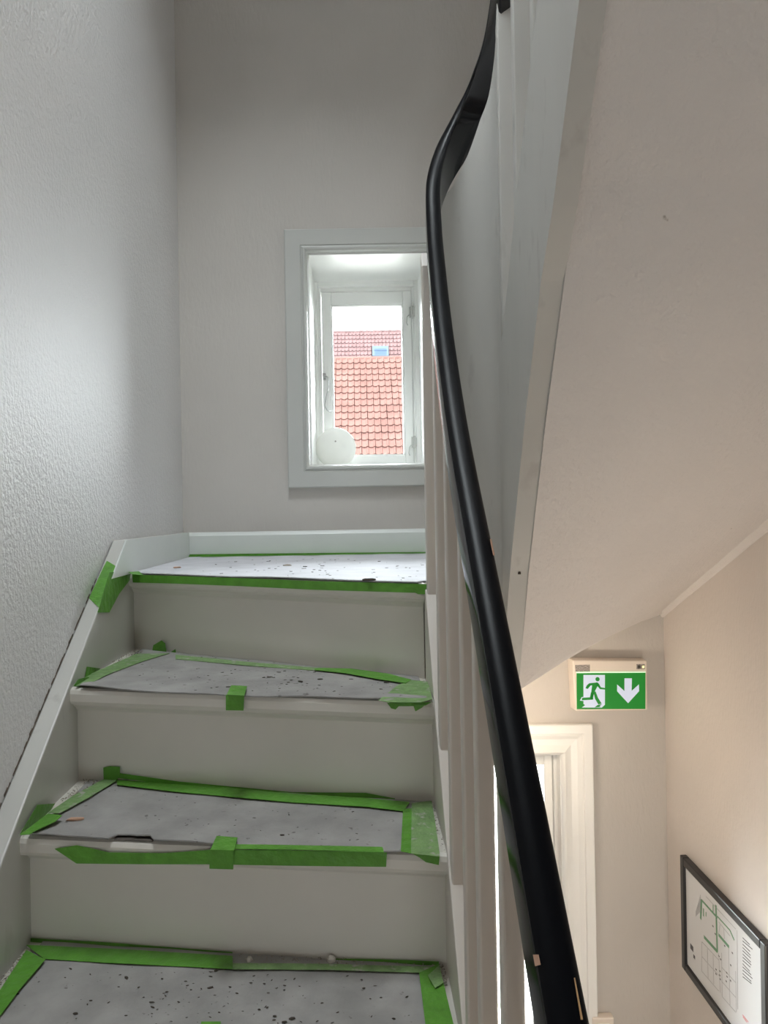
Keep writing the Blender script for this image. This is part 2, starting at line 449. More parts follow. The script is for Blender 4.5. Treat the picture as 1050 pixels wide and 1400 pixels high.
# plaster fillet where the underside meets the right wall
mb = MB(); rings = []
for z, a, c in rows[1:]:
    rings.append([Vector((XRW - .0005, c[1], z - .022)), Vector((XRW - .006, c[1], z - .020)), Vector((XRW - .022, c[1] - .004, z + .004)), Vector((XRW - .0005, c[1], z + .004))])
mb.loft(rings); mb.build('plaster_fillet', 'plaster_soffit', upper, smooth=False)
mb = MB(); rr = []
for k in range(7):
    t = k / 6; x = lerp(.84, .995, t); zz = interp([(.705, -.45), (.886, -.372), (1.0, -.345)], x); s_ = .5 + .5 * math.sin(t * math.pi)
    rr.append([Vector((x, D - .001, zz - .016 * s_)), Vector((x, D - .018 * s_ - .004, zz - .009 * s_)), Vector((x, D - .035 * s_ - .004, zz + .012)), Vector((x, D - .001, zz + .012))])
mb.loft(rr); mb.build('plaster_fillet', 'plaster_soffit', upper, smooth=True)
pe = rows[0][1]
MB().slab([(pe[0], pe[1], -.372), (.886, D - .001, -.372), (.13, D - .001, -.372), (.13, 1.56, -.372), (.26, 1.58, -.372)], (0, 0, .04)).build('landing_underside', 'plaster_soffit', upper)
# first winders above the landing (behind the curved panel)
MB().box(.302, .32, 1.58, D - .001, Z(1), .017).build('riser', 'stair_paint', upper)
MB().slab([(.275, 1.585, .017), (.275, D - .001, .017), (.86, D - .001, .017), (.34, 1.54, .017)], (0, 0, .032)).build('tread', 'stair_paint', upper)
MB().slab([(.83, D - .001, .049), (.33, 1.54, .049), (.34, 1.525, .049), (.85, D - .001, .049)], (0, 0, .158)).build('riser', 'stair_paint', upper)
MB().slab([(.33, 1.53, .207), (.80, D - .001, .207), (XRW - .001, D - .001, .207), (XRW - .001, 2.0, .207), (.34, 1.46, .207)], (0, 0, .032)).build('tread', 'stair_paint', upper)

# ------------------------------------------------------------------ balustrade
balu = thing('balustrade', 'black lacquered handrail on slim pale balusters winding up the stair', 'balustrade', (.14, .8, -.9))
RAIL = [(.1345, -.10, -.89), (.1345, .1, -.705), (.1345, .3, -.52), (.1345, .492, -.343), (.1345, .693, -.157), (.1345, .814, -.047), (.1345, .994, .119),
        (.139, 1.165, .290), (.146, 1.31, .447), (.151, 1.395, .553), (.159, 1.468, .665), (.182, 1.522, .755), (.215, 1.548, .832), (.252, 1.546, .90),
        (.281, 1.518, .966), (.297, 1.468, 1.065), (.302, 1.39, 1.21), (.302, 1.2, 1.49), (.302, 1.0, 1.76), (.302, .8, 2.03)]
path = catmull(RAIL, 12)
HW, HH = .0145, .049
profile = [(-HW, -HH), (-HW, -.012), (-HW + .0015, -.009), (-HW + .0005, -.006), (-HW + .003, -.002), (-.007, 0), (0, .0012), (.007, 0), (HW - .003, -.002),
           (HW - .0005, -.006), (HW - .0015, -.009), (HW, -.012), (HW, -HH), (HW - .004, -HH - .003), (-HW + .004, -HH - .003)]
rings = []
for k, p in enumerate(path):
    t = (path[min(k + 1, len(path) - 1)] - path[max(k - 1, 0)]).normalized()
    lat = t.cross(Vector((0, 0, 1))).normalized(); up = lat.cross(t).normalized()
    g_ = 1 + .35 * math.exp(-((p.z - .80) / .16) ** 2) if p.y > 1.3 else 1      # the wreath is cut from a deeper block
    rings.append([p + lat * a + up * (c * g_ if c < -.02 else c) for a, c in profile])
rail = MB().loft(rings).build('handrail', 'black_lacquer', balu, smooth=False, label='glossy black handrail with a tight upward bend')
rail.data.materials.append(MATS['black_lacquer_worn'])
for p in rail.data.polygons: p.use_smooth = True
for q in range(len(rings) - 1):                     # the top, worn satin by hands
    for j in range(len(profile)):
        if 3 <= j <= 8: rail.data.polygons[q * len(profile) + j].material_index = 1
md = rail.modifiers.new('edge', 'EDGE_SPLIT'); md.split_angle = math.radians(38)
low_path = [(p.y, p.z) for p in path if p.z < .60 and p.y < 1.44]
up_path = [(p.y, p.z) for p in path if p.z > 1.0 and p.x > .29]
def rail_under_low(d): return interp(low_path, d) - .072
def rail_under_up(d): return interp(up_path, d) - .045
BW = .0205
for k, d in enumerate([1.41, 1.223, 1.088, .943, .834, .69, .55, .41, .27, .13]):
    x0 = .127; z0 = zs_low(d) + .0; z1 = rail_under_low(d + .011); dz = .01 if k else -.035
    zA, zB_ = zs_low(d), zs_low(d + .022)
    vs = [(x0, d, zA - .006), (x0 + BW, d, zA - .006), (x0 + BW, d + .022, zB_ - .006), (x0, d + .022, zB_ - .006),
          (x0, d, rail_under_low(d) + dz), (x0 + BW, d, rail_under_low(d) + dz), (x0 + BW, d + .022, rail_under_low(d + .022) + dz), (x0, d + .022, rail_under_low(d + .022) + dz)]
    mesh('baluster', vs, [(0, 3, 2, 1), (4, 5, 6, 7), (0, 1, 5, 4), (1, 2, 6, 5), (2, 3, 7, 6), (3, 0, 4, 7)], 'baluster_paint', balu, bevel=.003, seg=3)
for d in (1.452, 1.31, 1.17, 1.03, .89, .75):
    x0 = .288
    vs = [(x0, d, interp(ZT, d) - .02), (x0 + .030, d, interp(ZT, d) - .02), (x0 + .030, d + .022, interp(ZT, d + .022) - .02), (x0, d + .022, interp(ZT, d + .022) - .02),
          (x0, d, rail_under_up(d)), (x0 + .030, d, rail_under_up(d)), (x0 + .030, d + .022, rail_under_up(d + .022)), (x0, d + .022, rail_under_up(d + .022))]
    mesh('baluster', vs, [(0, 3, 2, 1), (4, 5, 6, 7), (0, 1, 5, 4), (1, 2, 6, 5), (2, 3, 7, 6), (3, 0, 4, 7)], 'string_paint', balu, bevel=.002)
h_ = at_depth(703.5, 198, 1.4514)
MB().cyl((h_.x, 1.4512, h_.z - .002), (h_.x, 1.456, h_.z - .002), .0032, 10).build('nail_hole', 'dirt', balu)
# curved panel closing the turn between the two flights
PL = [(.150, 1.434), (.157, 1.48), (.171, 1.52), (.193, 1.545), (.22, 1.552), (.246, 1.545), (.267, 1.527), (.280, 1.503), (.2856, 1.476), (.2856, 1.455)]
pl = catmull([(x, y, 0) for x, y in PL], 10)
fine = catmull(RAIL, 40)
fine = [(p, fine[min(k + 1, len(fine) - 1)] - fine[max(k - 1, 0)]) for k, p in enumerate(fine) if .5 < p.z < 1.15]
def rail_under(p):
    q, t = min(fine, key=lambda w: (w[0].x - p.x) ** 2 + (w[0].y - p.y) ** 2)
    sl = t.z / max(1e-6, math.hypot(t.x, t.y)); return q.z - .062 * min(3.0, math.sqrt(1 + sl * sl)) - .010
tops = [min(rail_under(p), lerp(.36, 1.4, min(1, k / (len(pl) - 1) * 2.4))) for k, p in enumerate(pl)]
tops = [sum(tops[max(0, k - 5):k + 6]) / len(tops[max(0, k - 5):k + 6]) if k > 8 else tops[k] for k in range(len(tops))]
ra = []
for k, p in enumerate(pl):
    t = (pl[min(k + 1, len(pl) - 1)] - pl[max(k - 1, 0)]).normalized(); n = Vector((-t.y, t.x, 0))
    s_ = k / (len(pl) - 1)
    zt_ = tops[k]
    zb_ = lerp(-.50, interp(ZB, 1.476), s_) if k < len(pl) - 1 else interp(ZB, 1.476)
    q = p + n * .010
    ra.append([Vector((p.x, p.y, zb_)), Vector((p.x, p.y, zt_)), Vector((q.x, q.y, zt_)), Vector((q.x, q.y, zb_))])
mb = MB().loft(ra)
pn = mb.build('curved_panel', 'string_paint', balu, label='grey painted curved panel closing the turn of the stair')
for p in pn.data.polygons: p.use_smooth = True
md = pn.modifiers.new('edge', 'EDGE_SPLIT'); md.split_angle = math.radians(40)

# ------------------------------------------------------------------ upper window
def bars(x0, x1, z0, z1, wl, wr, wt, wb):           # four members of a rectangular frame, as boxes x0,x1,z0,z1
    return [(x0, x0 + wl, z0, z1), (x1 - wr, x1, z0, z1), (x0 + wl, x1 - wr, z1 - wt, z1), (x0 + wl, x1 - wr, z0, z0 + wb)]
def casing(parent, x0, x1, z0, z1, prof, y, m):     # mitred casing; prof = [(inset from the outer edge, projection)]
    for side in range(4):
        c = [(x0, z0), (x0, z1), (x1, z1), (x1, z0)]
        a, b_ = c[side], c[(side + 1) % 4]
        sg = lambda p: (1 if p[0] == x0 else -1, 1 if p[1] == z0 else -1)
        ra_ = [Vector((a[0] + sg(a)[0] * t, y - h, a[1] + sg(a)[1] * t)) for t, h in prof]
        rb_ = [Vector((b_[0] + sg(b_)[0] * t, y - h, b_[1] + sg(b_)[1] * t)) for t, h in prof]
        MB().loft([ra_, rb_]).build('casing', m, parent)
win = struct_empty('window_1', 'small white casement window in the end wall above the landing', (.04, D, .15))
cas = [(0, 0), (0, .020), (.003, .023), (.052, .023), (.054, .020), (.058, .021), (.061, .026), (.066, .026), (.071, .020), (.074, .010), (.074, 0)]
casing(win, -.231, .311, .083, .931, cas, D, 'white_paint')
x0, x1, z0, z1 = W1
for bx in ((x0, x0 + .006, z0, z1), (x1 - .006, x1, z0, z1), (x0 + .006, x1 - .006, z1 - .006, z1), (x0 + .006, x1 - .006, z0, z0 + .006)):
    MB().box(bx[0], bx[1], D - .004, 2.73, bx[2], bx[3]).build('lining', 'window_white', win)
for bx in bars(x0 + .001, x1 - .001, z0 + .001, z1 - .001, .016, .020, .024, .012):
    MB().box(bx[0], bx[1], 2.728, 2.795, bx[2], bx[3]).build('frame', 'window_white', win, bevel=.003)
for bx in bars(x0 + .016, x1 - .020, z0 + .012, z1 - .024, .012, .010, .016, .006):
    MB().box(bx[0], bx[1], 2.742, 2.795, bx[2], bx[3]).build('frame', 'window_white', win, bevel=.003)
S = (-.127, .206, .174, .814)
sash = bpy.data.objects.new('sash', None); sash.location = (.04, 2.75, .17); COL.objects.link(sash); sash.parent = win
sash.matrix_parent_inverse = Matrix.Translation(-win.location)
for bx in bars(*S, .036, .031, .046, .034):
    MB().box(bx[0], bx[1], 2.736, 2.78, bx[2], bx[3]).build('sash_member', 'window_white', sash, bevel=.003)
GI = (S[0] + .036, S[1] - .031, S[2] + .034, S[3] - .046)
for bx in bars(*GI, .005, .005, .005, .005):
    MB().box(bx[0], bx[1], 2.743, 2.772, bx[2], bx[3]).build('glazing_bead', 'window_white', sash)
MB().box(GI[0] + .003, GI[1] - .003, 2.757, 2.760, GI[2] + .003, GI[3] - .003).build('pane', 'window_glass', sash)
for zc in (.735, .255):                                # hinges on the right
    mb = MB().cyl((.209, 2.728, zc - .022), (.209, 2.728, zc + .022), .0045, 10)
    mb.box(.198, .206, 2.733, 2.736, zc - .02, zc + .02).box(.211, .218, 2.724, 2.728, zc - .016, zc + .016)
    mb.tube([(.196, 2.728, zc - .012), (.189, 2.722, zc - .02), (.187, 2.722, zc - .042), (.191, 2.726, zc - .05)], .002)
    mb.build('hinge', 'white_paint', win)
mb = MB().box(-.126, -.114, 2.732, 2.736, .49, .515).cyl((-.12, 2.725, .50), (-.12, 2.736, .50), .005)
mb.tube(catmull([(-.12, 2.724, .505), (-.105, 2.72, .495), (-.105, 2.718, .46), (-.114, 2.718, .42), (-.118, 2.718, .39), (-.105, 2.718, .372), (-.09, 2.718, .374)], 5), .0022)
mb.build('window_latch', 'steel', sash)
portal('window_daylight', (.04, 2.83, .5), (math.radians(-90), 0, 0), .46, .78)

# ------------------------------------------------------------------ lower window
win2 = struct_empty('window_2', 'tall bright window with moulded casing below the exit sign', (.4, D, -2.1))
cas2 = [(0, 0), (0, .020), (.003, .024), (.030, .024), (.033, .018), (.036, .018), (.05, .012), (.07, .010), (.085, .016), (.092, .020), (.098, .016), (.102, .008), (.102, 0)]
casing(win2, W2[0] - .099, W2[1] + .099, W2[2] - .099, W2[3] + .099, cas2, D, 'window_white')
x0, x1, z0, z1 = W2
for bx in bars(x0, x1, z0, z1, .006, .006, .006, .006):
    MB().box(bx[0], bx[1], D - .003, 2.481, bx[2], bx[3]).build('lining', 'window_white', win2)
for bx in bars(x0 + .001, x1 - .001, z0 + .001, z1 - .001, .016, .016, .02, .03):
    MB().box(bx[0], bx[1], 2.480, 2.58, bx[2], bx[3]).build('frame', 'window_white', win2, bevel=.003)
for bx in bars(x0 + .019, x1 - .019, z0 + .034, z1 - .023, .028, .028, .032, .04):
    MB().box(bx[0], bx[1], 2.492, 2.537, bx[2], bx[3]).build('sash_member', 'window_white', win2, bevel=.003)
MB().box(x0 + .045, x1 - .045, 2.512, 2.515, z0 + .07, z1 - .053).build('pane', 'window_glass', win2)
portal('window_daylight', (.39, 2.83, -1.45), (math.radians(-90), 0, 0), .6, 1.4)

fill_win3 = struct_empty('fill_window', 'unseen window added behind the viewer for fill light', (.125, FRONT, -.95))
for bx in bars(*W3, .05, .05, .05, .05):
    MB().box(bx[0], bx[1], FRONT - .12, FRONT - .05, bx[2], bx[3]).build('frame', 'window_white', fill_win3)
MB().box(W3[0] + .05, W3[1] - .05, FRONT - .09, FRONT - .087, W3[2] + .05, W3[3] - .05).build('pane', 'window_glass', fill_win3)
portal('window_daylight', (.125, FRONT - .22, -.725), (math.radians(90), 0, 0), .5, .5)

# ------------------------------------------------------------------ outside: two tiled roofs and the ground
tag(MB().box(-40, 40, 2.80, 90, -4.2, -4.0).build('ground', 'pavement'), 'pale paved yard outside the lower window', kind='structure')
def tile_mesh(name, w, l, m):
    vs, fs = [], []
    cs = [(-.47, .035), (-.36, .012), (-.22, .0), (.0, .002), (.18, .012), (.30, .036), (.40, .044), (.475, .030)]
    n = len(cs) - 1
    for yy, lift in ((0, .045), (l * 1.10, .0)):
        for t, h in cs: vs.append((t * w, yy, lift + h))
    for i in range(n): fs.append((i, i + 1, n + 2 + i, n + 1 + i))
    k = len(vs)
    for i in range(n + 1): vs.append((vs[i][0], 0.004, vs[i][2] - .035))
    for i in range(n): fs.append((i + 1, i, k + i, k + i + 1))
    me = bpy.data.meshes.new(name); me.from_pydata(vs, [], fs); me.materials.append(MATS[m])
    for p in me.polygons: p.use_smooth = False
    return me
def roof(root, ridge_y, ridge_z, slope, x0, cols, rows_, w, l, m, nind):
    me = tile_mesh('roof_tile', w, l, m)
    c, s = math.cos(slope), math.sin(slope)
    R = Matrix(((1, 0, 0), (0, c, -s), (0, s, c))).to_4x4()       # tile lies up-slope away from the viewer
    rnd = random.Random(4)
    stuffv, stufff = [], []
    for r in range(rows_):
        dist = (r + 1) * l
        for q in range(cols):
            x = x0 + (q + .5) * w + rnd.uniform(-.006, .006)
            Mx = Matrix.Translation((x, ridge_y - dist * c, ridge_z - dist * s + rnd.uniform(-.004, .004))) @ R
            if nind(x, r):
                o = bpy.data.objects.new('roof_tile', me); COL.objects.link(o); o.parent = root
                o.matrix_parent_inverse = Matrix.Translation(-root.location); o.matrix_basis = Mx
            else:
                k = len(stuffv); stuffv += [Mx @ v.co for v in me.vertices]; stufff += [[i + k for i in p.vertices] for p in me.polygons]
    if stuffv:
        o = mesh('roof_tiles', stuffv, stufff, m, root); o['kind'] = 'stuff'
    # roof deck under the tiles
    X0, X1 = x0 - .05, x0 + cols * w + .05; dist = (rows_ + .2) * l
    MB().slab([(X0, ridge_y, ridge_z - .06), (X1, ridge_y, ridge_z - .06), (X1, ridge_y - dist * c, ridge_z - dist * s - .06), (X0, ridge_y - dist * c, ridge_z - dist * s - .06)],
              (0, .1, -.1)).build('roof_deck', m + '_deck', root)
    return X0, X1, ridge_y - dist * c, ridge_z - dist * s
near = thing('house', 'neighbouring house with large orange pantiles seen through the small window', 'house', (.3, 26, -4))
e = roof(near, 27.5, 5.72, math.radians(45), -3.4, 34, 19, .22, .37, 'roof_tile', lambda x, r: -1.2 < x < 1.85 and r < 15)
MB().box(e[0] + .2, e[1] - .2, e[2] + .4, 30, -4, e[3] + .1).build('wall', 'render_wall', near)
mb = MB()
mb.cyl((e[0], 27.5, 5.70), (e[1], 27.5, 5.70), .075, 10); mb.build('ridge', 'roof_tile', near)
far = thing('house', 'farther house with small pink roof tiles and a skylight behind the nearer roof', 'house', (.5, 40, -4))
e = roof(far, 40.5, .2437 * 40.5, math.radians(52), -5.0, 54, 14, .2, .33, 'roof_tile_far', lambda x, r: False)
MB().box(e[0] + .2, e[1] - .2, e[2] + .4, 43, -4, e[3] + .1).build('wall', 'render_wall', far)
mb = MB()
for q in range(27): mb.cyl((e[0] + q * .4, 40.5, .2437 * 40.5 + .02), (e[0] + q * .4 + .40, 40.5, .2437 * 40.5 + .0), .085, 8, .07)
o = mb.build('ridge_tiles', 'roof_tile_far', far); o['kind'] = 'stuff'
sl = math.radians(52); cc, ss = math.cos(sl), math.sin(sl)
def on_far(px, py, lift):
    p = at_plane(px, py, Vector((0, 40.5, .2437 * 40.5)) + Vector((0, -ss, cc)) * lift, Vector((0, -ss, cc))); return p
nrm = Vector((0, -ss, cc))
sk = [on_far(*q, .14) for q in ((509, 487), (531.5, 487), (531, 473.5), (509, 473.5))]
skl = MB().slab(sk, nrm * -.2).build('skylight', 'skylight_metal', far)
sk = [on_far(*q, .15) for q in ((512.5, 485.5), (528.5, 485.5), (528, 477), (512.5, 477))]
MB().slab(sk, nrm * -.02).build('pane', 'skylight_pane', skl)
sk = [on_far(*q, .17) for q in ((512, 479.5), (528.5, 479.5), (528.5, 478), (512, 478))]
MB().slab(sk, nrm * -.03).build('glazing_bar', 'skylight_pane', skl)

# ------------------------------------------------------------------ white disc on the sill
disc = thing('plastic_disc', 'round white plastic disc leaning in the lower left corner of the window', 'disc', (-.081, 2.66, W1[2] + .006))
R_ = .0735
dp = [(0, .0135), (.03, .0130), (.055, .0105), (.068, .006), (R_, 0), (R_, -.006), (R_ - .005, -.012), (0, -.012)]
n = 40; vs, fs = [], []
tilt = Matrix.Rotation(math.radians(9), 3, 'X')
cen = Vector((-.0805, 2.672, W1[2] + .006 + R_ * .99))
for r, h in dp:
    for k in range(n):
        a = 2 * math.pi * k / n; vs.append(cen + tilt @ Vector((r * math.cos(a), -h, r * math.sin(a))))
for j in range(len(dp) - 1):
    for k in range(n): fs.append((j * n + k, j * n + (k + 1) % n, (j + 1) * n + (k + 1) % n, (j + 1) * n + k))
dm = mesh('cover', vs, fs, 'plastic_white', disc, smooth=True)
MB().cyl(cen + tilt @ Vector((0, -.0132, .026)), cen + tilt @ Vector((0, -.0155, .026)), .003, 12).build('indicator', 'sticker_grey', disc)

# ------------------------------------------------------------------ exit sign
SD = D - .045
def sgn(px, py, y=SD): return at_depth(px, py, y)
sign = thing('exit_sign', 'lit green emergency exit sign with running figure and down arrow', 'exit sign', (.80, D, -.66))
A = [sgn(783, 903), sgn(884.5, 904), sgn(885.5, 971.5), sgn(787, 973)]
Bk = [Vector((p.x + (-.006 if i in (0, 3) else .003), D - .0005, p.z)) for i, p in enumerate(A)]
MB().loft([A, Bk]).build('housing', 'plastic_housing', sign, bevel=.004, seg=3)
def flat(name, pts, lift, m, th=.0008, parent=sign):
    return MB().slab([sgn(x, y, SD - lift) for x, y in pts], (0, th, 0)).build(name, m, parent)
def zz(x, y): return 760 + x / 6.5625, 880 + y / 6.5625          # positions measured on an enlarged view
def zp(l): return [zz(*q) for q in l]
flat('panel', zp([(186, 262), (804, 262), (803, 590), (188, 592)]), .0012, 'sign_green', .0015)
flat('lit_edge', zp([(184, 258), (806, 256), (806, 264), (184, 268)]), .0020, 'sign_glow')
flat('door_pictogram', zp([(248, 285), (440, 285), (440, 552), (412, 578), (234, 577), (262, 556), (248, 545)]), .0018, 'sign_white')
flat('foot_outline', zp([(216, 515), (232, 484), (262, 480), (262, 520)]), .0018, 'sign_white')
fig = []
mbf = MB()
def fg(l): mbf.slab([sgn(*zz(*q), SD - .0030) for q in l], (0, .0008, 0))
fg([(374 + 19 * math.cos(k * math.pi / 8), 323 + 19 * math.sin(k * math.pi / 8)) for k in range(16)])
fg([(300, 360), (372, 352), (384, 366), (345, 440), (330, 500), (318, 504), (318, 440), (326, 378), (300, 380)])
fg([(300, 360), (318, 372), (286, 410), (266, 404), (280, 376)])
fg([(372, 352), (386, 364), (404, 396), (440, 402), (440, 416), (396, 412), (366, 376)])
fg([(330, 455), (335, 504), (322, 507), (232, 512), (236, 490), (306, 486), (316, 440)])
fg([(338, 440), (356, 432), (378, 490), (410, 540), (382, 550), (352, 500)])
fg([(372, 556), (412, 546), (392, 566), (404, 572), (350, 576)])
mbf.build('running_figure', 'sign_green', sign)
flat('arrow', zp([(616, 315), (682, 315), (680, 428), (745, 370), (747, 430), (648, 538), (550, 432), (550, 370), (616, 430)]), .0020, 'sign_white')
flat('sticker', zp([(174, 196), (305, 192), (305, 255), (176, 255)]), .0010, 'sticker_grey')
flat('sensor', zp([(724, 188), (798, 188), (798, 234), (724, 234)]), .0010, 'sticker_grey')
flat('sensor', zp([(734, 198), (760, 198), (760, 226), (734, 226)]), .0018, 'led_dark')
flat('indicator', zp([(776, 204), (792, 204), (792, 222), (776, 222)]), .0018, 'led_lamp')

# ------------------------------------------------------------------ framed escape plan on the right wall
plan = thing('framed_plan', 'black framed escape plan hanging on the beige right wall', 'picture frame', (XRW, 2.05, -1.43))
FX = XRW - .022
y0, y1, z0, z1 = 1.817, 2.300, -1.432, -1.082
fw = .024
def pl_box(n_, ya, yb, za, zb, xa, xb, m, **k): return MB().box(xa, xb, ya, yb, za, zb).build(n_, m, plan, **k)
for ya, yb, za, zb in ((y0, y0 + fw, z0, z1), (y1 - fw, y1, z0, z1), (y0 + fw, y1 - fw, z0, z0 + fw), (y0 + fw, y1 - fw, z1 - fw, z1)):
    pl_box('frame_rail', ya, yb, za, zb, FX, XRW - .001, 'frame_black', bevel=.003)
pl_box('sheet', y0 + fw, y1 - fw, z0 + fw, z1 - fw, FX + .008, FX + .010, 'paper')
def on_plan(zx, zy):            # positions measured on an enlarged view
    return at_x(890 + zx / 5.1875, 1130 + zy / 5.1875, FX + .0075)
def line(mb, a, b_, w):
    p, q = on_plan(*a), on_plan(*b_); t = (q - p).normalized(); n_ = Vector((1, 0, 0)).cross(t).normalized() * w / 2
    mb.slab([p - n_, q - n_, q + n_, p + n_], (.0004, 0, 0))
mb = MB()
for a, b_, w in (((352, 660), (358, 525), .009), ((358, 525), (470, 650), .006), ((460, 560), (470, 890), .008), ((375, 785), (470, 890), .009), ((478, 770), (553, 858), .008),
                 ((440, 560), (440, 610), .004), ((470, 640), (560, 740), .004), ((560, 740), (590, 810), .005), ((372, 585), (372, 640), .005), ((390, 610), (390, 640), .004)):
    line(mb, a, b_, w)
mb.build('escape_route', 'print_green', plan)
mb = MB(); rnd = random.Random(2)
for k in range(9): line(mb, (318 + k * 4, 560 - k * 14 + 40), (318 + k * 4, 640 - k * 4), .0018)
for a, b_ in (((360, 820), (360, 1030)), ((360, 820), (480, 950)), ((360, 1030), (480, 1170)), ((480, 900), (490, 1180)), ((400, 870), (405, 1080)), ((440, 915), (445, 1120)),
              ((500, 900), (505, 1210)), ((550, 870), (560, 1270)), ((500, 1000), (600, 1110)), ((600, 1030), (605, 1320)), ((505, 1210), (600, 1320)), ((360, 925), (480, 1060)),
              ((480, 680), (560, 780)), ((480, 760), (490, 700)), ((515, 720), (520, 800)), ((390, 500), (600, 730)), ((610, 740), (615, 1300)), ((500, 1100), (600, 1215))):
    line(mb, a, b_, .0016)
mb.build('floor_plan', 'print_grey', plan)
mb = MB()
for k in range(13):
    yy = 790 + k * 23; line(mb, (650, yy + 2), (720 - rnd.uniform(0, 22), yy + 62 - rnd.uniform(0, 12)), .0022)
for k in range(16):
    a = (rnd.uniform(390, 580), rnd.uniform(0, 1)); yb_ = 640 + (a[0] - 380) * 1.05 + a[1] * 330; line(mb, (a[0], yb_), (a[0] + 8, yb_ + 9), .0035)
for k in range(5): line(mb, (300 + k * 0, 910 + k * 5), (312, 925 + k * 5), .0014)
mb.build('small_print', 'print_dark', plan)
mb = MB(); p = on_plan(289, 862); mb.slab([p + Vector((0, s_ * .010, t_ * .008)) for s_, t_ in ((-1, -1), (1, -1), (1, 1), (-1, 1))], (.0004, 0, 0)); mb.build('symbol', 'print_dark', plan)
mb = MB(); line(mb, (650, 1340), (690, 1390), .003); line(mb, (652, 1352), (680, 1392), .003); mb.build('red_print', 'print_red', plan)

# ------------------------------------------------------------------ switch low on the end wall
sw = thing('light_switch', 'white switch box low on the end wall below the exit sign', 'switch', (.79, D, -1.78))
p = at_depth(822, 1392.5, D - .03); 
MB().box(p.x - .028, p.x + .042, D - .030, D - .0005, p.z - .082, p.z).build('box', 'plastic_housing', sw, bevel=.004)
MB().box(p.x - .013, p.x + .027, D - .035, D - .030, p.z - .066, p.z - .016).build('rocker', 'plastic_white', sw, bevel=.003)

# ------------------------------------------------------------------ small warm lamp on the end wall above the lower window, behind the handrail
LP = Vector((.44, D - .27, -.635))
lamp = thing('wall_lamp', 'small warm globe lamp on the end wall behind the handrail', 'lamp', (LP.x, D, LP.z))
MB().cyl((LP.x, D - .0005, LP.z), (LP.x, D - .014, LP.z), .032, 24).build('base', 'brass', lamp)
MB().cyl((LP.x, D - .012, LP.z), (LP.x, LP.y + .024, LP.z), .009, 12).build('arm', 'brass', lamp)
bm = bmesh.new(); bmesh.ops.create_uvsphere(bm, u_segments=20, v_segments=12, radius=.03)
me = bpy.data.meshes.new('globe'); bm.to_mesh(me); bm.free(); me.materials.append(MATS['lamp_globe'])
for q in me.polygons: q.use_smooth = True
o = bpy.data.objects.new('globe', me); me.transform(Matrix.Translation(LP)); link(o, lamp)

HP = Vector((XRW - .16, 1.15, -1.30))  # unseen lamp, added to brighten the lower right of the stairwell
lamp = thing('wall_lamp', 'large warm globe fill lamp added out of view low on the right wall', 'lamp', (XRW, HP.y, HP.z))
MB().cyl((XRW - .0005, HP.y, HP.z), (XRW - .02, HP.y, HP.z), .05, 24).build('base', 'brass', lamp)
MB().cyl((XRW - .02, HP.y, HP.z), (HP.x + .07, HP.y, HP.z), .012, 12).build('arm', 'brass', lamp)
bm = bmesh.new(); bmesh.ops.create_uvsphere(bm, u_segments=24, v_segments=14, radius=.075)
me = bpy.data.meshes.new('globe'); bm.to_mesh(me); bm.free(); me.materials.append(MATS['fill_globe'])
for q in me.polygons: q.use_smooth = True
o = bpy.data.objects.new('globe', me); me.transform(Matrix.Translation(HP)); link(o, lamp)

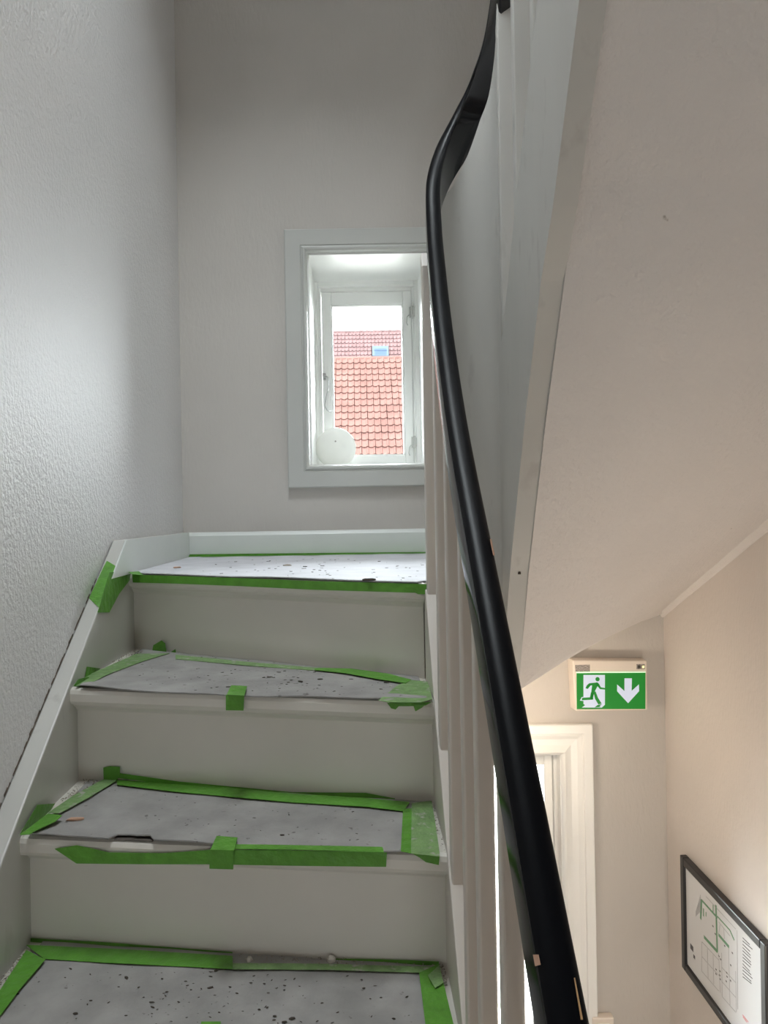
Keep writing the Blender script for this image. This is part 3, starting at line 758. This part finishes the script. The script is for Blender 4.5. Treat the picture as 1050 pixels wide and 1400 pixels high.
# ------------------------------------------------------------------ grey sheets taped over the treads
LB = {1: 'white lit grey sheet taped over the landing below the window', 2: 'grey sheet taped on the second step from the top',
      3: 'grey sheet with torn front edge taped on the third step from the top', 4: 'grey sheet taped on the lowest step in view'}
cover = {}
def tread_back(i, X): return D - .02 if i == 1 else nose(i - 1, X) + OVER
for i in range(1, 5):
    t = thing('stair_covering', LB[i], 'stair covering', (-.2, nose(i, -.2) + .1, Z(i)), 'taped sheets on the steps'); cover[i] = t
    rnd = random.Random(10 + i); nx, ny = 60, 8
    xa, xb = XL + (.006 if i == 1 else .022), (XR + .12 if i == 1 else XR - .012)
    top, bot = [], []
    ph = [rnd.uniform(0, 6.28) for _ in range(6)]
    for a in range(nx + 1):
        X = lerp(xa, xb, a / nx)
        w = .4 * math.sin(X * 13 + ph[0]) + .3 * math.sin(X * 31 + ph[1]) + .2 * math.sin(X * 77 + ph[2]) + rnd.uniform(-.25, .25)
        front = nose(i, min(X, XR)) + (-.003 if i > 1 else 0.0015) + w * (.0035 if i > 1 else .0012)
        if i == 3 and a in range(13, 19): front += .014 + rnd.uniform(-.002, .002)
        if i == 1 and X > XR - .005: front = max(front, 1.46)
        back = tread_back(i, min(X, XR)) - .004
        lift = max(0, .5 + .5 * math.sin(X * 11 + ph[3])) * (.0045 if i in (2, 3) else .001)
        if i in (2, 3): lift += .005 * max(0, 1 - a / 8)
        for k in range(ny + 1):
            v_ = (k / ny) ** 1.6
            y = lerp(front, back, v_); f_ = max(0, 1 - (y - front) / .05)
            z = Z(i) + .0012 + lift * f_ - (.003 * max(0, 1 - (y - front) / .008) if i == 2 else 0)
            z += .0006 * math.sin(X * 40 + y * 33)
            top.append((X, y, z + .0022)); bot.append((X, y, z))
    n_ = len(top); fs = []
    W_ = ny + 1
    for a in range(nx):
        for k in range(ny):
            q = (a * W_ + k, (a + 1) * W_ + k, (a + 1) * W_ + k + 1, a * W_ + k + 1); fs.append(q); fs.append(tuple(j + n_ for j in reversed(q)))
        for k in (0, ny):
            p_, q_ = a * W_ + k, (a + 1) * W_ + k; fs.append((p_, q_, q_ + n_, p_ + n_))
    for a in (0, nx):
        for k in range(ny):
            p_ = a * W_ + k; fs.append((p_, p_ + 1, p_ + 1 + n_, p_ + n_))
    sh = mesh('sheet', top + bot, fs, 'sheet_grey_lit' if i == 1 else 'sheet_grey', t)
    for q in sh.data.polygons: q.use_smooth = True
    md = sh.modifiers.new('edge', 'EDGE_SPLIT'); md.split_angle = math.radians(35)
# bare wood showing in the torn front edge of the third sheet
xa = lerp(XL + .022, XR - .012, 12.6 / 60); xb = lerp(XL + .022, XR - .012, 18.6 / 60)
MB().slab([(xa, nose(3, xa) + .004, Z(3) + .0006), (xb, nose(3, xb) + .004, Z(3) + .0006), (xb, nose(3, xb) + .022, Z(3) + .0006), (xa, nose(3, xa) + .022, Z(3) + .0006)], (0, 0, .0006)).build('bare_patch', 'tread_wood', cover[3])

# ------------------------------------------------------------------ green masking tape, strip by strip
def subdiv(pts, n=3):
    out = []
    for k in range(len(pts)):
        a, b_ = pts[k], pts[(k + 1) % len(pts)]
        for q in range(n): out.append(a.lerp(b_, q / n))
    return out
trnd = random.Random(77)
def strip(i, P, nrm, m='tape_green', th=.0007, name='masking_tape', jit=.0006):
    pts = subdiv(P, 4); nrm = Vector(nrm).normalized()
    pts = [p + nrm * (th + abs(trnd.gauss(0, jit * .3))) for p in pts]
    bm = bmesh.new(); vs_ = [bm.verts.new(p) for p in pts]; f_ = bm.faces.new(vs_)
    r = bmesh.ops.extrude_face_region(bm, geom=[f_])
    for v in r['geom']:
        if isinstance(v, bmesh.types.BMVert): v.co -= nrm * th
    bmesh.ops.recalc_face_normals(bm, faces=bm.faces)
    bmesh.ops.triangulate(bm, faces=bm.faces)
    me = bpy.data.meshes.new(name); bm.to_mesh(me); bm.free(); me.materials.append(MATS[m])
    o = bpy.data.objects.new(name, me); link(o, cover[i]); return o
def top_tape(i, px, m='tape_green', lift=.0045, **k): return strip(i, [at_height(x, y, Z(i) + lift) for x, y in px], (0, 0, 1), m, **k)
def nose_plane(i, back=0.0):
    a, b_ = Vector((XL, NOSE_L[i] + back, 0)), Vector((XR, NOSE_R[i] + back, 0)); t = (b_ - a).normalized(); return a, Vector((t.y, -t.x, 0))
def front_tape(i, px, m='tape_green', lift=.001, **k):
    a, n_ = nose_plane(i); return strip(i, [at_plane(x, y, a + n_ * lift, n_) for x, y in px], n_, m, **k)
def riser_tape(i, px, m='tape_green', lift=.001, **k):          # on the riser standing at the back of tread i
    a, n_ = nose_plane(i - 1, OVER); return strip(i, [at_plane(x, y, a + n_ * lift, n_) for x, y in px], n_, m, **k)
def string_tape(i, px, m='tape_green', lift=.001, **k):
    return strip(i, [at_x(x, y, XL + lift) for x, y in px], (1, 0, 0), m, **k)

# landing
front_tape(1, [(181, 786), (240, 788), (330, 791), (430, 795), (583, 799), (583, 811.5), (430, 807), (330, 802), (240, 798.5), (182, 797)])
front_tape(1, [(560, 799), (583, 800), (583, 813), (572, 813), (566, 810)], lift=.004)
strip(1, [Vector((XL + .03, D - .019, Z(1) + .004)), Vector((.24, D - .019, Z(1) + .004)), Vector((.24, D - .06, Z(1) + .004)), Vector((XL + .05, D - .05, Z(1) + .004))], (0, 0, 1))
strip(1, [Vector((XL + .0, D - .019, Z(1) + .012)), Vector((.24, D - .019, Z(1) + .006)), Vector((.24, D - .019, Z(1) + .001)), Vector((XL + .0, D - .019, Z(1) + .002))], (0, -1, 0))
string_tape(1, [(183, 784), (250, 764.5), (250, 761.5), (180, 780)])
strip(1, [at_depth(x, y, D - .03) for x, y in ((251, 764), (252, 761.5), (262, 759.5), (270, 761), (269, 765))], (0, -1, 0))
# piece wrapped over the string at the top of the slope
def on_string(d, X): return Vector((X, d, interp(ST, d)))
nS = Vector((0, -.60, .80))
strip(1, [on_string(1.700, XL + .001), on_string(1.715, XL - .024), on_string(1.615, XL - .030), on_string(1.590, XL + .001)], nS, 'tape_green', jit=.002)
string_tape(1, [(183, 786), (172, 781), (149, 783), (133, 838), (149, 838), (163, 812)], lift=.002)
top_tape(1, [(180, 786), (196, 787), (190, 782), (176, 783)], lift=.005)
# second step
riser_tape(2, [(208, 893), (210, 882.5), (221, 876), (226, 880), (228, 894)], lift=.008)
riser_tape(2, [(230, 894), (240, 888), (241, 895)], lift=.006)
top_tape(2, [(104, 939), (116, 926), (150, 911), (186, 895), (232, 894), (198, 904), (150, 922), (122, 936)], 'tape_worn')
string_tape(2, [(116, 926), (118.5, 912), (137, 914.5), (128, 923)])
string_tape(2, [(100, 939), (107, 929), (120, 926), (127, 931), (112, 940)], lift=.010)
top_tape(2, [(240, 896), (340, 906), (420, 913), (436, 914.5), (436, 918), (340, 911), (240, 902)], 'tape_worn', lift=.004)
top_tape(2, [(430, 914), (480, 915), (530, 922), (562, 930), (555, 935), (520, 930), (470, 921), (430, 917)], lift=.006)
top_tape(2, [(517, 958.5), (545, 937), (563, 931), (586, 933), (591, 957), (575, 961.5), (531, 961)], 'tape_worn', lift=.005)
front_tape(2, [(529, 961), (548, 963), (541, 970.5), (535, 969)], lift=.006)
front_tape(2, [(531, 960), (590, 960.5), (582, 965), (560, 966), (540, 966)], lift=.004)
front_tape(2, [(564.5, 963), (582, 963), (577, 968), (568, 973)], lift=.006)
front_tape(2, [(309, 951), (334, 952), (333, 972), (309, 971.5)], lift=.005)
top_tape(2, [(310, 951), (334, 952), (338, 939), (316, 938)], 'tape_green', lift=.0085)
# third step
riser_tape(3, [(142, 1066), (141.5, 1050), (150, 1048), (164, 1049), (164, 1058), (160, 1068)], lift=.004)
riser_tape(3, [(160, 1057), (245, 1069), (330, 1077), (400, 1083.5), (500, 1084.5), (540, 1092), (540, 1100), (500, 1094), (400, 1089), (330, 1083), (245, 1074), (160, 1064)], lift=.002)
top_tape(3, [(160, 1060), (245, 1071), (400, 1086), (500, 1092), (560, 1098), (552, 1110), (500, 1104), (400, 1098), (245, 1084), (160, 1074)], lift=.006)
top_tape(3, [(142, 1066), (163, 1066), (122, 1091), (82, 1113), (66, 1112), (100, 1089)], 'tape_worn', lift=.007)
string_tape(3, [(27, 1141), (51, 1101), (75, 1099), (66, 1112)], lift=.004)
top_tape(3, [(27, 1142.5), (66, 1113), (85, 1116), (76, 1124), (58, 1132), (40, 1142)], lift=.013)
front_tape(3, [(75, 1161), (105, 1156), (150, 1166), (225, 1167), (290, 1162), (400, 1163), (529, 1166), (528, 1185.5), (400, 1184), (290, 1182), (200, 1182), (105, 1181)], lift=.004)
top_tape(3, [(289, 1161.5), (400, 1162.5), (525, 1166.5), (523, 1159), (400, 1156.5), (292, 1155)], 'tape_green', lift=.008)
front_tape(3, [(287, 1162), (320, 1163), (319, 1189), (286.5, 1188)], lift=.0065)
top_tape(3, [(287.5, 1163), (320, 1164), (325, 1146), (296, 1144)], lift=.0105)
top_tape(3, [(551, 1107), (567, 1106), (563, 1168), (548, 1165)], 'tape_green', lift=.006)
top_tape(3, [(563, 1099), (590, 1096), (595, 1125), (601, 1166), (601, 1172), (562, 1168)], 'tape_worn', lift=.0085)
front_tape(3, [(563, 1167), (601, 1170), (600, 1183), (582, 1179), (574, 1173)], lift=.006)
# lowest step in view
riser_tape(4, [(40, 1283), (150, 1289), (250, 1297), (318, 1302), (318, 1310), (250, 1306), (150, 1300), (38, 1296)], lift=.002)
top_tape(4, [(36, 1293), (150, 1298), (318, 1308), (318, 1326), (140, 1317), (60, 1312)], lift=.005)
riser_tape(4, [(452, 1311), (520, 1312), (600, 1315), (600, 1320), (520, 1318), (455, 1316)], lift=.002)
top_tape(4, [(318, 1318), (450, 1319), (590, 1323), (575, 1331), (450, 1327), (318, 1326)], 'tape_worn', lift=.006)
top_tape(4, [(36, 1300), (62, 1313), (30, 1350), (0, 1390), (-12, 1385), (-14, 1376)], lift=.008)
top_tape(4, [(573, 1331), (600, 1319), (608, 1352), (621, 1405), (582, 1405)], lift=.008)
top_tape(4, [(585, 1335), (601, 1320), (606, 1345), (595, 1352)], 'tape_worn', lift=.011)
top_tape(4, [(275, 1398), (302, 1398), (300, 1425), (272, 1425)], lift=.007)

# ------------------------------------------------------------------ dirt and debris
def flakes(i, n_, box, smin, smax, m, label, seed, tall=.4, name='dirt_flakes'):
    rnd = random.Random(seed); mb = MB()
    for k in range(n_):
        x, y = rnd.uniform(*box[0]), rnd.uniform(*box[1])
        if rnd.random() < .35: x = rnd.gauss((box[0][0] + box[0][1]) / 2, (box[0][1] - box[0][0]) / 8)
        p = at_height(x, y, Z(i) + .0042)
        if p.y > tread_back(i, min(p.x, XR)) - .006 or p.y < nose(i, min(p.x, XR)) + .004 or p.x < XL + .004 or p.x > XR + .09: continue
        s_ = rnd.uniform(smin, smax) * (1 if rnd.random() < .85 else 1.8); a = rnd.gauss(0, .5)
        c, s2 = math.cos(a), math.sin(a); w = s_ * rnd.uniform(.25, .6)
        q = [Vector((c * u * s_ - s2 * v * w, s2 * u * s_ + c * v * w, 0)) * rnd.uniform(.7, 1.1) for u, v in ((-1, -.4), (-.2, -1), (1, -.5), (.8, .6), (-.1, 1), (-.9, .5))]
        mb.slab([p + v for v in q], (0, 0, w * tall))
    o = mb.build(name, m); tag(o, label, 'debris', kind='stuff'); return o
flakes(1, 110, ((270, 580), (764, 796)), .0012, .004, 'dirt', 'scattered dark specks on the lit grey landing sheet', 1)
flakes(2, 150, ((190, 560), (895, 955)), .0008, .0034, 'dirt', 'scattered dark flakes on the second step sheet', 2)
flakes(3, 60, ((110, 540), (1075, 1150)), .0008, .0028, 'dirt', 'scattered dark flakes on the third step sheet', 3)
flakes(4, 170, ((20, 560), (1320, 1420)), .0006, .0028, 'dirt', 'scattered dark flakes on the lowest step sheet', 4)
def crumbs(i, n_, quad, smin, smax, label, seed, m='crumb'):
    rnd = random.Random(seed); mb = MB()
    for k in range(n_):
        a, b_ = rnd.random(), rnd.random()
        q0 = [lerp(quad[0][j], quad[1][j], a) for j in (0, 1)]; q1 = [lerp(quad[3][j], quad[2][j], a) for j in (0, 1)]
        p = at_height(lerp(q0[0], q1[0], b_), lerp(q0[1], q1[1], b_), Z(i) + .003)
        s_ = rnd.uniform(smin, smax)
        vs_ = [p + Vector((rnd.uniform(-1, 1), rnd.uniform(-1, 1), rnd.uniform(0, 1.3))) * s_ for _ in range(6)]
        mb.add(vs_, [(0, 1, 2), (0, 2, 3), (0, 3, 1), (1, 4, 2), (2, 5, 3), (3, 4, 1), (4, 5, 2), (5, 4, 3)])
    o = mb.build('crumbs', m); tag(o, label, 'debris', kind='stuff'); return o
crumbs(2, 70, [(150, 908), (186, 888), (196, 892), (165, 908)], .001, .003, 'dark grit in the back left corner of the second step', 11)
crumbs(2, 40, [(530, 935), (580, 932), (588, 952), (540, 958)], .001, .0028, 'pale grit on the tape at the right end of the second step', 12, 'plaster_lump')
crumbs(3, 120, [(80, 1098), (116, 1066), (138, 1068), (100, 1094)], .001, .003, 'brown grit along the left edge of the third step', 13)
crumbs(3, 60, [(567, 1104), (590, 1106), (598, 1160), (568, 1160)], .001, .0026, 'pale grit on the tape at the right end of the third step', 14, 'plaster_lump')
crumbs(3, 30, [(590, 1098), (596, 1110), (610, 1168), (601, 1168)], .001, .0024, 'dark grit along the right edge of the third step', 19)
crumbs(4, 150, [(0, 1340), (36, 1298), (44, 1302), (0, 1362)], .001, .0024, 'grit along the left edge of the lowest step', 15)
crumbs(4, 160, [(318, 1306), (600, 1316), (600, 1324), (318, 1314)], .001, .0022, 'grit along the back edge of the lowest step', 16)
crumbs(4, 40, [(598, 1318), (607, 1320), (615, 1352), (606, 1350)], .001, .0025, 'grit along the right edge of the lowest step', 17)

def chunk(name, p, dims, ang, m, label, cat, seed):
    rnd = random.Random(seed); bm = bmesh.new(); bmesh.ops.create_icosphere(bm, subdivisions=2, radius=1)
    for v in bm.verts:
        v.co *= rnd.uniform(.75, 1.1); v.co.z = max(v.co.z, -.35)
        v.co = Vector((v.co.x * dims[0], v.co.y * dims[1], (v.co.z + .35) * dims[2]))
    me = bpy.data.meshes.new(name); bm.to_mesh(me); bm.free(); me.materials.append(MATS[m])
    o = bpy.data.objects.new(name, me); COL.objects.link(o); o.location = p; o.rotation_euler = (0, 0, ang); return tag(o, label, cat)
chunk('plaster_lump', at_height(453, 1316, Z(4) + .002), (.007, .006, .008), .3, 'plaster_lump', 'pale plaster lump at the back of the lowest step', 'rubble', 1)
chunk('plaster_lump', at_height(341, 1315, Z(4) + .002), (.006, .005, .006), .9, 'plaster_lump', 'small plaster lump nearest the middle behind the lowest step', 'rubble', 2)
chunk('wood_splinter', at_height(103, 1122, Z(3) + .004), (.015, .004, .004), .15, 'wood_splinter', 'reddish wood splinter lying on the third step by the tape', 'splinter', 3)
chunk('paint_chip', at_height(242, 777, Z(1) + .0035), (.011, .010, .003), .2, 'wood_splinter', 'brown chip lying at the left of the landing sheet', 'chip', 4)
chunk('paint_chip', at_height(504, 794.5, Z(1) + .0035), (.016, .006, .004), .35, 'dirt', 'black flake at the front edge of the landing sheet', 'chip', 5)
chunk('paint_chip', at_height(393, 774, Z(1) + .0035), (.013, .010, .003), -.2, 'crumb', 'small grey chip in the middle of the landing sheet', 'chip', 6)

# worn spots on the handrail
def project(p):
    xu, yu = p.x / p.y * F + PPX - CX, -p.z / p.y * F
    c, s_ = math.cos(ROLL), math.sin(ROLL)
    return CX + xu * c + yu * s_, CY - xu * s_ + yu * c
rings_r = []
for k, p in enumerate(path):
    t = (path[min(k + 1, len(path) - 1)] - path[max(k - 1, 0)]).normalized()
    lat = t.cross(Vector((0, 0, 1))).normalized(); rings_r.append((p, lat, lat.cross(t).normalized()))
def rail_point(py, a, c):
    prev = None
    for p, lat, up in rings_r:
        if p.y < .2: continue
        q = p + lat * a + up * c; y = project(q)[1]
        if prev is not None and prev[1] >= py >= y:
            return prev[0].lerp(q, (prev[1] - py) / (prev[1] - y))
        prev = (q, y)
    return prev[0]
def worn(pts, m):
    P = [rail_point(*q) for q in pts]
    n_ = (P[1] - P[0]).cross(P[2] - P[0]).normalized()
    if n_.dot(P[0]) > 0: n_ = -n_
    MB().slab([p + n_ * .0008 for p in P], n_ * -.0006).build('worn_spot', m, rail)
worn([(1322, -HW - .0002, -.008), (1306, -HW - .0002, -.009), (1306, -.0128, -.001), (1320, -.0125, -.001)], 'wood_splinter')
worn([(1395, HW - .0072, .0002), (1338, HW - .0062, .0), (1338, HW - .0056, -.0002), (1395, HW - .0058, -.0003)], 'bare_wood')
worn([(760, HW - .003, -.0005), (738, HW - .003, -.0005), (738, HW - .001, -.003), (760, HW - .001, -.003)], 'wood_splinter')
